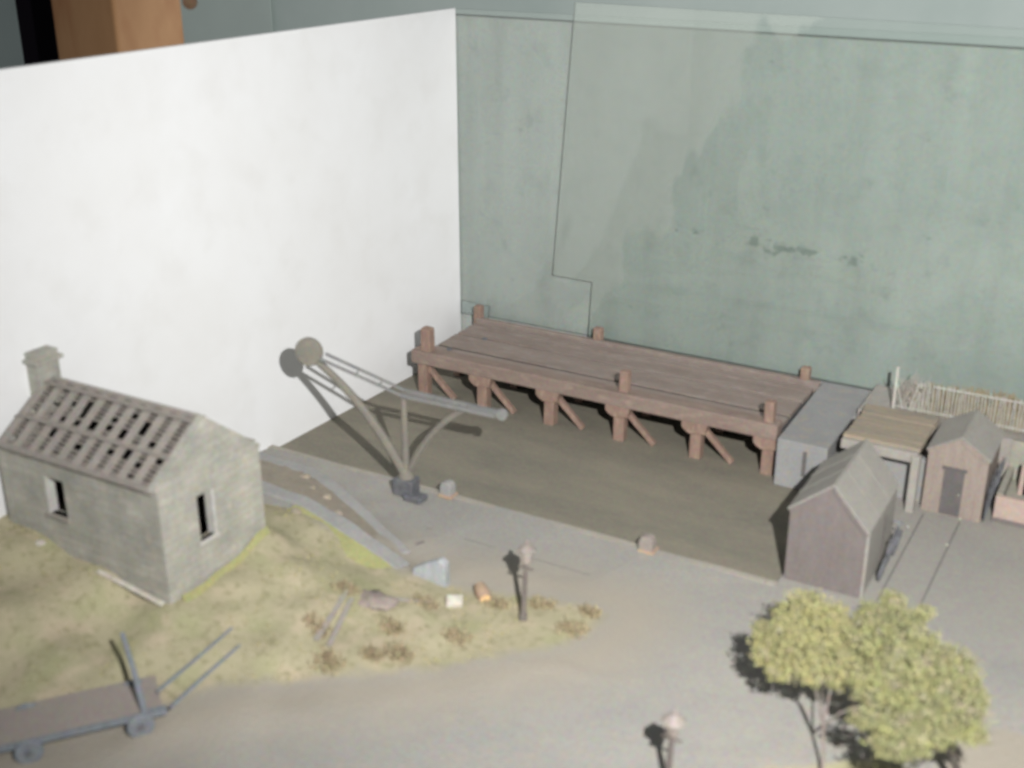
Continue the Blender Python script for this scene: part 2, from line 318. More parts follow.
# ================================================================== THE SETTING
# control points for the mound: (px, py, z)
ctl = [(170, 600, .45), (262, 528, .57), (20, 531, .68), (100, 565, .55), (60, 640, .42), (120, 640, .36), (0, 600, .56), (0, 690, .12), (60, 690, .05), (110, 672, .05), (30, 720, .0), (140, 690, .02), (110, 650, .22), (140, 640, .27), (200, 640, .22), (40, 665, .24), (180, 700, .06), (230, 690, .08), (120, 730, .0), (60, 760, .0), (160, 760, 0),
       (260, 640, .18), (300, 600, .27), (290, 560, .42), (318, 560, .30), (350, 585, .20), (345, 640, .08), (410, 600, .10), (400, 640, .05), (450, 610, .03), (300, 690, 0), (380, 680, 0), (450, 660, 0), (520, 640, 0), (230, 570, .42), (220, 610, .33)]
CT = [(*atz(a, b, z).to_2d(), z) for a, b, z in ctl]
for a, b in ((470, 590), (520, 600), (560, 560), (600, 640), (540, 700), (400, 720), (300, 740), (650, 600), (750, 620), (700, 700), (850, 640), (950, 600), (480, 540), (430, 560), (420, 525), (440, 505)):
    CT.append((*atz(a, b, 0).to_2d(), 0))
CT += [(-7.6, 9.45, 0), (-7.0, 9.2, 0), (-8.3, 9.5, 0.0), (-8.8, 9.6, 0), (-8.4, 9.1, .12), (-6.6, 9.0, 0), (-7.0, 8.6, .02), (-9.0, 8.7, .25),
       (-8.9, 6.3, .70), (-8.9, 7.6, .70), (-8.0, 7.4, .58), (-8.0, 5.6, .5), (-9.3, 5.0, .5), (-5, 2, 0), (-8, 2, 0), (0, 2, 0), (-2.5, 3, 0), (3, 5, 0), (3, 9, 0), (-6.1, 7.8, .06), (-7.2, 8.25, .34)] + [(*atz(a, b, z).to_2d(), z) for a, b, z in ((300, 528, .36), (322, 545, .28), (350, 565, .20), (378, 580, .12), (402, 590, .07), (285, 515, .42))]
def gh(x, y):
    sw = sz = 0.0
    for cx, cy, z in CT:
        q = 1.0 / ((cx - x) ** 2 + (cy - y) ** 2 + 0.05) ** 2
        sw += q; sz += q * z
    h = sz / sw
    return 0.0 if h < 0.004 else h
def atg(px, py):
    """where the pixel's line of sight meets the ground"""
    lo, hi = 2.0, 40.0; d = ray(px, py)
    t = 3.0
    while t < 40:
        p = CAM + d * t
        if p.z < gh(p.x, p.y):
            a, b = t - .1, t
            for _ in range(14):
                mth = (a + b) / 2; p = CAM + d * mth
                if p.z < gh(p.x, p.y): b = mth
                else: a = mth
            p = CAM + d * b; return Vector((p.x, p.y, gh(p.x, p.y)))
        t += .1
    return atz(px, py, 0)

QY = 9.68
def inpoly(x, y, P):
    r = False; j = len(P) - 1
    for i in range(len(P)):
        xi, yi = P[i]; xj, yj = P[j]
        if (yi > y) != (yj > y) and x < (xj - xi) * (y - yi) / (yj - yi) + xi: r = not r
        j = i
    return r
def dpoly(x, y, P):
    best = 1e9
    for i in range(len(P)):
        a = Vector(P[i]); b = Vector(P[(i + 1) % len(P)]); p = Vector((x, y)); ab = b - a
        t = max(0, min(1, (p - a).dot(ab) / max(ab.length_squared, 1e-9))); best = min(best, (p - a - ab * t).length)
    return best if inpoly(x, y, P) else -best
gp = [(-9.3, 3.2), (-7.4, 4.2)] + [tuple(atz(a, b, .02).to_2d()) for a, b in ((60, 740), (150, 712), (240, 690), (330, 676), (430, 668), (510, 652), (575, 640), (606, 612), (560, 600), (500, 592), (440, 584))] + [tuple(atz(a, b, z).to_2d()) for a, b, z in ((400, 572, .1), (318, 525, .3), (262, 492, .4))] + [(-9.3, 8.3)]
gp2 = [tuple(atz(a, b, 0).to_2d()) for a, b in ((720, 778), (760, 770), (870, 762), (900, 765), (940, 790), (900, 830), (700, 800))]

gp3 = [tuple(atz(a, b, 0).to_2d()) for a, b in ((948, 742), (1000, 728), (1060, 735), (1060, 840), (930, 840))]
def ground_mat():
    m = mat('ground_grey_road_and_dry_grass', (0.228, 0.218, 0.200), (0.198, 0.194, 0.184), 1.0, 0.95, (0.25, 0.225, 0.19), 7, 0.35)
    nt = m.node_tree; N = nt.nodes; Lk = nt.links; b = N['Principled BSDF']
    src = b.inputs['Base Color'].links[0].from_socket
    tc = N.new('ShaderNodeTexCoord')
    def nz(sc, det=5):
        n = N.new('ShaderNodeTexNoise'); n.inputs['Scale'].default_value = sc; n.inputs['Detail'].default_value = det; Lk.new(tc.outputs['Object'], n.inputs[0]); return n.outputs[0]
    def rng(s, a, b_, c=0., d=1.):
        r = N.new('ShaderNodeMapRange'); r.inputs[1].default_value = a; r.inputs[2].default_value = b_; r.inputs[3].default_value = c; r.inputs[4].default_value = d; Lk.new(s, r.inputs[0]); return r.outputs[0]
    def mix(f, a, c):
        x = N.new('ShaderNodeMix'); x.data_type = 'RGBA'
        Lk.new(f, x.inputs[0])
        for i, v in ((6, a), (7, c)):
            if isinstance(v, tuple): x.inputs[i].default_value = (*v, 1)
            else: Lk.new(v, x.inputs[i])
        return x.outputs[2]
    g = mix(rng(nz(1.7), .35, .65), (0.425, 0.385, 0.265), (0.350, 0.325, 0.215))
    g = mix(rng(nz(4.5), .50, .68), g, (0.46, 0.395, 0.285))
    g = mix(rng(nz(2.6), .52, .66, 0, .45), g, (0.31, 0.33, 0.17))
    g = mix(rng(nz(13), .53, .72, 0, .8), g, (0.25, 0.235, 0.135))
    g = mix(rng(nz(30), .58, .75, 0, .5), g, (0.56, 0.50, 0.38))
    at = N.new('ShaderNodeAttribute'); at.attribute_name = 'grass'
    ad = N.new('ShaderNodeMath'); ad.operation = 'MULTIPLY_ADD'; ad.inputs[1].default_value = 0.5; Lk.new(nz(5, 6), ad.inputs[0]); Lk.new(at.outputs['Fac'], ad.inputs[2])
    at2 = N.new('ShaderNodeAttribute'); at2.attribute_name = 'sand'
    road = mix(at2.outputs['Fac'], src, (0.375, 0.335, 0.275))
    Lk.new(mix(rng(ad.outputs[0], .62, .90), road, g), b.inputs['Base Color'])
    bp = N.new('ShaderNodeBump'); bp.inputs['Strength'].default_value = .5; bp.inputs['Distance'].default_value = .02; Lk.new(nz(35, 4), bp.inputs['Height']); Lk.new(bp.outputs[0], b.inputs['Normal'])
    return m

def ground():
    x0, x1, y0, y1 = -8.95, 3.0, 2.0, QY
    nx, ny = 210, 150
    vs = []; gr = []; sd = []
    for j in range(ny + 1):
        for i in range(nx + 1):
            x = x0 + (x1 - x0) * i / nx; y = y0 + (y1 - y0) * j / ny
            z = gh(x, y); d = dpoly(x, y, gp); d2 = dpoly(x, y, gp2)
            k = max(0, min(1, .5 + d / .5)); k = max(k, max(0, min(.8, .5 + d2 / .3)))
            s_ = max(0, min(1, 1 - abs(d + .25) / .7)) * .8; s_ = max(s_, max(0, min(.8, .5 + dpoly(x, y, gp3) / .2)) if x > -2 and y < 8.5 else 0)
            gr.append(k); sd.append(s_)
            if z > .005: z += .012 * noise.noise(Vector((x * 5, y * 5, 0))) * k
            vs.append((x, y, z))
    fs = [(j * (nx + 1) + i, j * (nx + 1) + i + 1, (j + 1) * (nx + 1) + i + 1, (j + 1) * (nx + 1) + i) for j in range(ny) for i in range(nx)]
    me = bpy.data.meshes.new('ground'); me.from_pydata(vs, [], fs); me.update()
    a = me.attributes.new('grass', 'FLOAT', 'POINT'); a.data.foreach_set('value', gr)
    a = me.attributes.new('sand', 'FLOAT', 'POINT'); a.data.foreach_set('value', sd)
    me.materials.append(ground_mat())
    for p in me.polygons: p.use_smooth = True
    o = bpy.data.objects.new('ground', me); C.objects.link(o); tag(o, kind='structure')
ground()
# baseboard yard east of the dock, dock floor and quay edge
struct('yard', MB().box((-2.69, QY, -.10), (3.0, 13.55, 0.0)), M['yard'])
struct('dock_floor', MB().box((-9.0, QY - .3, -.20), (-2.695, 13.7, BZ)), M['mud'])
mb = MB()
x = -8.9
while x < -2.7:
    L_ = rnd.uniform(.35, .7); mb.box((x, QY - .055 + rnd.uniform(-.005, .005), -.055), (min(x + L_ - .006, -2.68), QY + .012, .010 + rnd.uniform(0, .006))); x += L_
struct('quay_edge', mb, M['kerb'], wobble=.01)
struct('upper_ground', MB().box((-2.80, 12.72, .0), (3.0, 13.55, .60)).box((-1.75, 13.0, .6), (3, 13.55, .615)), M['post'])

# ================================================================== BACKDROP
a0 = Vector((-8.60, 13.62)); a1 = Vector((-8.93, 4.5))
t0 = aty(456, 8, 13.62).z
def wp(y): return a0 + (a1 - a0) * ((13.62 - y) / (13.62 - 4.5))
zt1 = 4.60
mb = MB(); mb.prism([(a0.x, a0.y, -.2), (a1.x, a1.y, -.2), (a1.x, a1.y, zt1), (a0.x, a0.y, t0)], (-.05, .002, 0))
tag(mb.build('backdrop_card', M['white'], bevel=.006), 'large plain white card standing upright along the left side of the layout', 'backdrop card')

mb = MB(); mb.prism([(-8.72, 13.66, -.2), (1.0, 13.66, -.2), (1.0, 13.66, 4.47), (-8.72, 13.66, 4.50)], (0, .05, 0))
bb_ = mb.build('backing_board', M['board'], bevel=.006)
MB().prism([(-8.72, 13.655, 4.487), (1.0, 13.655, 4.457), (1.0, 13.655, 4.475), (-8.72, 13.655, 4.505)], (0, .06, 0)).build('edge_strip', M['edgelight'], bb_)
tag(bb_, 'mottled grey green board with dark scuffs upright behind the jetty', 'board')

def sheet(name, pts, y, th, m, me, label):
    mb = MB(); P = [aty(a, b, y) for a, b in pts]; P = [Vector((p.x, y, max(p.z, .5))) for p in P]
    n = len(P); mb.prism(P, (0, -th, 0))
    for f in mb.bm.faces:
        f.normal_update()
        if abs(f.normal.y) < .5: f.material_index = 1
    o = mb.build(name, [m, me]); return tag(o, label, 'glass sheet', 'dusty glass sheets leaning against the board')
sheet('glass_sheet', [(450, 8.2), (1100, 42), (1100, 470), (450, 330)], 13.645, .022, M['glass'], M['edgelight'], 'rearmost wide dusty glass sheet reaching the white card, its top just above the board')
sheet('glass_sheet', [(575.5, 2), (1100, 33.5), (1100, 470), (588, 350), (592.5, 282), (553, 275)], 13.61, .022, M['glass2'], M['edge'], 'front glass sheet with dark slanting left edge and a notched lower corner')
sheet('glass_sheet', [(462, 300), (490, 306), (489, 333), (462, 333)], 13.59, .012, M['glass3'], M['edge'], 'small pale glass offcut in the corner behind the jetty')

# room beyond
pxs = aty(272, 20, 18.9).x
wl = MB().box((pxs - 1, 19.0, -6), (12, 19.2, 14)); struct('back_wall', wl, M['wall'])
struct('side_wall', MB().box((-40, 18.87, -6), (pxs, 18.9, 14)), M['walldark'])
# timber post, corner towards the camera
p0 = aty(118, 50, 9.0); pl = aty(57, 50, 9.25); pr = aty(186, 50, 9.45)
mb = MB(); bk = Vector((pl.x + pr.x - p0.x, pl.y + pr.y - p0.y))
mb.prism([(p0.x, p0.y, -1), (pr.x, pr.y, -1), (bk.x, bk.y, -1), (pl.x, pl.y, -1)], (0, 0, 7.5))
post = mb.build('timber_post', M['pine'], bevel=.03); tag(post, 'orange brown square timber post with a dark knot behind the white card', 'timber post')
kn = aty(153, 6, 9.0); nrm = Vector((pr.y - p0.y, -(pr.x - p0.x), 0)).normalized()
t_ = (kn.x - p0.x) / (pr.x - p0.x)
kc = Vector((p0.x + (pr.x - p0.x) * t_, p0.y + (pr.y - p0.y) * t_, kn.z))
mb = MB(); mb.lathe(kc - nrm * .02, [(.075, 0), (.07, .028), (.02, .03)], 18, nrm)
kk = mb.build('knot', mat('dark_knot', (0.05, 0.025, 0.012), (0.16, 0.09, 0.04), 9, 0.6), post); kk.matrix_parent_inverse = Matrix.Identity(4)
c0 = aty(19, 30, 10.5); c1 = aty(60, 30, 10.5)
mb = MB().box((c0.x, 10.5, -1), (c1.x + .15, 10.9, 6.5))  # black panel stands in for the shaded gap beside the post
tag(mb.build('dark_gap_panel', M['black'], bevel=.01), 'tall black panel painted for the dark gap beside the timber post', 'shade panel')

# ================================================================== JETTY
J = thing('timber_jetty', 'long red brown timber jetty on short legs in front of the green board', 'jetty', (-5.9, 12.6, BZ))
FY, BY = 11.90, 13.44; XL, XR = -8.22, -3.46; DT = .50
# deck: three broad runs of boards with dark gaps
mb = MB()
ys = [FY + .17, 12.42, 12.90, BY - .05]
for a, b in zip(ys[:-1], ys[1:]):
    k = 0; y = a
    n = 3; wd = (b - a - .055) / n
    for q in range(n):
        zz = DT - .01 + rnd.uniform(-.010, .004)
        mb.box((XL + .03, a + q * wd, zz - .05), (XR - .02, a + (q + 1) * wd - .004, zz))
mb.build('deck', M['deck'], J, wobble=.008)
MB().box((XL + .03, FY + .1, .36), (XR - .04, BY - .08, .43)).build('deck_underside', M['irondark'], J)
MB().box((XL - .05, FY - .01, .385), (XR, FY + .20, DT + .065)).build('front_beam', M['beam'], J, bevel=.018, wobble=.012)
MB().box((XL, BY - .045, .40), (XR + .02, BY + .05, DT + .04)).build('rear_beam', M['deck'], J, bevel=.012, wobble=.01)
for Y in (12.42 - .052, 12.90 - .052):
    MB().box((XL + .04, Y + .002, DT - .06), (XR - .03, Y + .050, DT - .030)).build('gap_shade_strip', M['inside'], J)  # blackened strip puts the shade of the deck gap into colour
legX = [-8.12, -7.24, -6.29, -5.36, -4.40, -3.55]
for i, X in enumerate(legX):
    MB().box((X - .066, FY + .015, BZ), (X + .066, FY + .14, .39)).build('leg', M['leg'], J, bevel=.008, wobble=.01)
    if i: MB().prism([(X - .17, FY - .01, .39), (X - .17, FY - .01, .32), (X - .13, FY - .01, .28), (X - .075, FY - .01, .25), (X + .12, FY - .01, .27), (X + .14, FY - .01, .39)], (0, .16, 0)).build('corbel', M['leg'], J, bevel=.006)
    if i < 5: MB().bar((X + .05, FY + .09, .33), (X + .42, FY + .12, BZ + .01), .07, .06).build('brace', M['leg'], J, bevel=.006)
    MB().box((X - .05, 12.72, BZ), (X + .05, 12.82, .37)).build('leg', M['leg'], J, bevel=.006)
    MB().box((X - .05, BY - .12, BZ), (X + .05, BY - .02, .37)).build('leg', M['leg'], J, bevel=.006)
for X, Y, top in ((-8.08, FY, .86), (-5.33, FY, .82), (-3.58, FY, .80)):
    if X < -8: MB().box((X - .07, Y + .03, .35), (X + .07, Y + .16, top)).build('stub_post', M['leg'], J, bevel=.022, wobble=.02)
    else: MB().box((X - .055, Y + .04, .45), (X + .055, Y + .15, top)).build('stub_post', M['leg'], J, bevel=.012, wobble=.01)
for X, top in ((-8.21, .70), (-6.39, .70), (-3.63, .69)):
    MB().box((X - .055, BY - .03, .30), (X + .055, BY + .08, top)).build('stub_post', M['leg'], J, bevel=.015, wobble=.01)
for X, Y in ((-7.95, 12.30), (-7.75, 12.85)): MB().lathe((X, Y, DT - .01), [(.04, 0), (.035, .014), (.01, .018)], 10).build('bolt', M['irondark'], J)

# ================================================================== PIER BLOCK, RETAINING WALL, PLANK BRIDGE
K = thing('pier_block', 'flat topped blue grey pier block with a narrow painted-on shadow strip right of the jetty', 'pier', (-3.1, 12.5, BZ))
MB().prism([(-3.40, 11.74, BZ), (-2.85, 11.74, BZ), (-2.85, 12.715, BZ), (-2.81, 12.715, BZ), (-2.81, 13.6, BZ), (-3.44, 13.6, BZ)], (0, 0, .555)).build('block', M['pier'], K, bevel=.008)
MB().box((-3.105, 11.728, .12), (-3.065, 11.742, .405)).build('shadow_strip', M['doorb'], K)  # dark strip on the face, painted in for a shadow line
tag(MB().box((-2.69, 11.98, 0), (-1.88, 12.06, .50)).build('retaining_wall', M['pier'], bevel=.006), 'low grey retaining wall in the recess under the ochre planks', 'wall')

B = thing('plank_bridge', 'ochre plank platform between the pier block and the small doored shed', 'platform', (-2.3, 12.1, 0))
mb = MB(); y = 11.80
for i in range(7):
    wd = .132
    mb.box((-2.71 + rnd.uniform(-.015, .015), y + .004, .635 + rnd.uniform(0, .008)), (-1.93 + rnd.uniform(-.01, .01), y + wd, .685 + rnd.uniform(-.004, .006))); y += wd
mb.build('planks', M['plank'], B, wobble=.012)
MB().box((-2.72, 11.72, .55), (-1.93, 11.80, .655)).build('front_beam', M['post'], B, bevel=.01, wobble=.01)
MB().box((-1.985, 11.68, 0), (-1.90, 11.775, .64)).build('post', M['post'], B, bevel=.01)
MB().box((-2.65, 11.70, 0), (-2.60, 11.735, .55)).build('post', M['post'], B, bevel=.01)
MB().prism([(-2.60, 12.5, .50), (-2.60, 12.6, .50), (-2.60, 12.6, .6), (-2.60, 12.5, .6)], (.6, 0, 0)).build('rear_beam', M['post'], B)

# ================================================================== FENCE
F = thing('picket_fence', 'run down white picket fence along the foot of the green board', 'fence', (-1.6, 12.9, .6))
FYY = 12.87
mb = MB(); x = -2.36
while x < .4:
    if x > -2.20 or rnd.random() < .5:
        h = .36 + rnd.uniform(-.012, .012)
        mb.box((x, FYY, .63), (x + .011, FYY + .012, .63 + h), Matrix.Rotation(rnd.uniform(-.035, .035) + (rnd.uniform(-.3, .3) if x < -2.20 else 0), 3, 'Y'), (x, FYY, .63))
    x += .034
mb.build('pickets', M['fence'], F)
MB().box((-2.45, FYY + .014, .65), (.4, FYY + .024, .662)).build('bottom_rail', M['fence'], F)
MB().box((-2.05, FYY + .014, .95), (.4, FYY + .024, .964)).build('top_rail', M['fence'], F)
MB().box((-2.470, FYY - .016, .60), (-2.438, FYY + .016, 1.12)).build('post', M['fence'], F, bevel=.004)
MB().box((-1.05, FYY - .015, .60), (-1.015, FYY + .015, 1.08)).build('post', M['fence'], F, bevel=.004)
# dead stalks behind the fence
mb = MB()
for i in range(1700):
    x = rnd.uniform(-2.3, .4); k = max(.35, min(1, (x + 2.4) / .5)); yb = rnd.uniform(12.93, 13.08); h = rnd.uniform(.16, .37) * (.6 + .4 * k) * (1 + .2 * noise.noise(Vector((x * 4, 0, 0))))
    mb.bar((x, yb, .6), (x + rnd.uniform(-.05, .05), yb + rnd.uniform(-.03, .03), .62 + h), .010, .006)
tag(mb.build('dry_stalks', mat('brown_dead_stalks', (0.16, 0.135, 0.085), (0.24, 0.205, 0.14), 9, 0.95)), kind='stuff')
mb = MB()
for i in range(70):
    x = -2.33 + rnd.uniform(-.08, .22); a = Vector((x, 12.92, .62)); p = [a]
    for k in range(4): p.append(p[-1] + Vector((rnd.uniform(-.06, .06), rnd.uniform(-.02, .02), rnd.uniform(.04, .13))))
    mb.tube(p, [.005, .005, .004, .004, .003], 4)
tag(mb.build('bramble', mat('pale_dead_bramble', (0.30, 0.28, 0.25), (0.20, 0.18, 0.16), 12, 0.95)), 'pale tangled dead bramble beside the tall end post of the picket fence', 'plant')

# ================================================================== SHEDS
def shed(root, x0, x1, y0, y1, eave, ridge, wm, rm, over=.05, th=.022, boards=.075, x_r=None, eaveR=None, ribs=0):
    xr = (x0 + x1) / 2 if x_r is None else x_r; eR = eave if eaveR is None else eaveR
    mb = MB()
    mb.prism([(x0, y0, 0), (x1, y0, 0), (x1, y0, eR), (xr, y0, ridge), (x0, y0, eave)], (0, y1 - y0, 0))
    o = mb.build('walls', wm, root, bevel=.004)
    mb = MB()       # cover battens on the gable
    n = int((x1 - x0) / boards) if not ribs else 0
    for i in range(1, n):
        x = x0 + (x1 - x0) * i / n
        zt = eave + (ridge - eave) * (x - x0) / (xr - x0) if x < xr else eR + (ridge - eR) * (x1 - x) / (x1 - xr)
        mb.box((x - .004, y0 - .006, 0.01), (x + .004, y0 + .002, zt - .015))
    mb.build('cover_strips', wm, root)
    for sgn, xe, ez in ((-1, x0, eave), (1, x1, eR)):
        d = Vector((xe - xr, 0, ez - ridge)); dn = d.normalized(); up = Vector((0, 0, 1)) - dn * dn.z; up.normalize()
        a = Vector((xr, y0 - over, ridge)); e = a + d + dn * over
        mb = MB(); mb.prism([a + up * .002, e + up * .002, e + up * (th + .002), a + up * (th + .002)], (0, y1 - y0 + 2 * over, 0))
        nb = ribs
        for k in range(1, nb):
            yy = y0 - over + (y1 - y0 + 2 * over) * k / nb
            p = Vector((xr, yy, ridge)) + up * (th + .006); q = e.copy(); q.y = yy; q += up * (th + .006)
            mb.bar(p, q, .03, .005)
        mb.build('roof', rm, root, bevel=.003)
    for xe, ez in ((x0, eave), (x1, eR)):
        MB().bar((xr + (xe - xr) * .03, y0 - .012, ridge - .030), (xe, y0 - .012, ez - .022), .014, .038).build('barge_board', wm, root)
    MB().tube([(xr, y0 - over, ridge + th * .9), (xr, y1 + over, ridge + th * .9)], .010, 8).build('ridge_cap', rm, root)
A = thing('lineside_hut', 'mauve brown gabled hut with pale felt roof at the dock edge beside the trees', 'hut', (-2.3, 10.35, 0), group='gabled huts on the yard')
shed(A, -2.66, -1.95, 9.80, 10.90, .745, 1.06, M['walla'], M['roofa'], x_r=-2.285, eaveR=.68, over=.018, th=.014, ribs=3)
# plank leaning / pale corner strip on the right side of the hut
MB().box((-1.95, 9.80, 0), (-1.925, 9.86, .64)).build('corner_board', M['post'], A, bevel=.003)
MB().box((-1.949, 9.87, .01), (-1.936, 10.88, .66)).build('side_boards', M['roofa'], A)
MB().box((-1.935, 10.42, .08), (-1.929, 10.47, .55)).build('side_strip', M['walla'], A)

Bs = thing('store_hut', 'small brown boarded gabled hut with a dark plank door beside the ochre planks', 'hut', (-1.55, 12.2, 0), group='gabled huts on the yard')
shed(Bs, -1.85, -1.26, 11.82, 12.60, .70, .885, M['wallb'], M['roofa'], x_r=-1.545, over=.018, th=.014)
D = MB().box((-1.668, 11.806, .02), (-1.470, 11.824, .525)).build('door', M['doorb'], Bs, bevel=.003)
hd = MB().lathe((-1.50, 11.806, .27), [(.010, 0), (.010, .012), (.004, .016)], 8, (0, -1, 0)).build('handle', M['kerb'], D)
hd.data.transform(Matrix.Translation(-Vector(Bs.location)))
MB().box((-1.69, 11.80, .525), (-1.45, 11.82, .55)).build('lintel', M['doorb'], Bs)

# brick bunker at the right edge
Q = thing('coal_bunker', 'pink rendered open bunker at the right edge beside the doored hut', 'bunker', (-.8, 12.3, 0))
MB().box((-1.16, 11.93, 0), (.3, 11.99, .29)).build('front_wall', M['pink'], Q, bevel=.006)
MB().box((-1.165, 11.922, 0), (.3, 11.93, .05)).build('plinth', M['walla'], Q)
MB().box((-1.16, 11.99, 0), (-1.10, 12.7, .30)).build('side_wall', M['bunkin'], Q)
MB().box((-1.10, 11.99, 0), (.3, 12.7, .16)).build('fill', M['bunkin'], Q)
MB().box((-1.00, 12.35, .16), (-.955, 12.42, .50)).build('pillar', M['pink'], Q)
MB().box((-.955, 12.36, .16), (.3, 12.46, .52)).build('opening_shade', M['black'], Q)  # solid block coloured black for the shade inside the doorway
MB().box((-1.16, 12.7, 0), (.3, 12.73, .60)).build('back_wall', M['bunkin'], Q)

# creeper on the right flank of the doored hut
mb = MB()
for i in range(60):
    y = rnd.uniform(11.86, 12.5); p = [Vector((-1.235, y, .01))]
    for k in range(5): p.append(p[-1] + Vector((rnd.uniform(-.004, .018), rnd.uniform(-.05, .05), rnd.uniform(.03, .13))))
    mb.tube(p, [.007, .006, .006, .005, .004, .003], 4)
tag(mb.build('creeper', M['irondark']), 'dark leafless creeper on the right side wall of the doored hut', 'plant')

# ================================================================== BICYCLE beside the hut
def bicycle():
    T = thing('bicycle', 'tiny dark bicycle standing beside the mauve gabled hut', 'bicycle', (-1.88, 10.5, 0))
    x = -1.86; y0, y1 = 10.24, 10.78; r = .12; lean = .06
    def w_(y):
        mb = MB(); c = Vector((x, y, r)); P = [c + Vector((lean * math.sin(t) * .3, r * math.cos(t), r * math.sin(t))) for t in [2 * math.pi * k / 20 for k in range(21)]]
        mb.tube(P, .014, 6) 
        for k in range(6):
            t = math.pi * k / 3; mb.bar(c, c + Vector((0, r * math.cos(t), r * math.sin(t))), .003, .003)
        return mb
    w_(y0).build('wheel', M['irondark'], T); w_(y1).build('wheel', M['irondark'], T)
    mb = MB(); a = Vector((x, y0, r)); b = Vector((x, y1, r)); s_ = Vector((x + .012, y0 + .16, .31)); hh = Vector((x + .012, y1 - .08, .33)); bb = Vector((x, y0 + .19, .10))
    for p, q in ((a, bb), (bb, s_), (s_, a), (s_, hh), (bb, hh), (hh, b)): mb.tube([p, q], .013, 6)
    mb.build('frame', M['irondark'], T)
    MB().tube([hh, hh + Vector((0, .0, .06)), hh + Vector((.05, -.03, .07))], .008, 6).tube([hh + Vector((0, 0, .06)), hh + Vector((-.05, -.03, .07))], .008, 6).build('handlebar', M['iron'], T)
    MB().blob(s_ + Vector((0, 0, .03)), .035, 1, .1, sc=(.5, 1.1, .35)).build('saddle', M['irondark'], T)
bicycle()

# ================================================================== RAILS IN THE YARD
T = thing('inset_track', 'pair of thin dark inset rails running back across the yard to the huts', 'track', (-1.65, 10.4, 0))
for X in (-1.80, -1.44):
    MB().box((X - .007, 8.4, -.01), (X + .007, 11.74, .005)).build('rail', M['rail'], T)
T = thing('quay_rail', 'thin dark rail let into the quay beside the crane', 'track', (-5.2, 8.95, 0))
MB().box((-6.15, 8.946, -.01), (-4.05, 8.955, .0015)).build('rail', M['rail'], T)
for i, (a, b, l) in enumerate(((960, 519, 'pale pebble by the door of the small brown hut'), (947, 545, 'pale pebble halfway along the right hand inset rail'), (908, 527, 'pale pebble on the left hand inset rail behind the bicycle'))):
    p = atz(a, b, .01); tag(MB().blob(p + Vector((0, 0, .004)), .016, 1, .3, i, (1, 1, .7)).build('pebble', M['fence']), l, 'pebble', 'pebbles on the yard')

# ================================================================== BOLLARDS
def bollard(px, py, label, m2):
    p = atz(px, py, 0); T = thing('bollard', label, 'bollard', (p.x, p.y, 0), .2, 'stone bollards on the quay edge')
    mb = MB().prism([(p.x - .07, p.y - .055, .0), (p.x + .07, p.y - .055, 0), (p.x + .075, p.y - .05, .11), (p.x + .06, p.y - .045, .16), (p.x + .01, p.y - .05, .175), (p.x - .05, p.y - .05, .16), (p.x - .072, p.y - .05, .10)], (0, .11, 0))
    mb.build('stone', M['lampglass'] if m2 else M['coping'], T, bevel=.015, wobble=.02)
    MB().prism([(p.x - .085, p.y - .075, 0), (p.x + .085, p.y - .075, 0), (p.x + .085, p.y + .075, 0), (p.x - .085, p.y + .075, 0)], (0, 0, .035)).build('base', M['terra'], T, bevel=.01)
bollard(648, 551, 'stubby stone bollard alone halfway along the quay edge', True)
bollard(448, 496, 'stubby grey stone bollard right beside the crane', False)

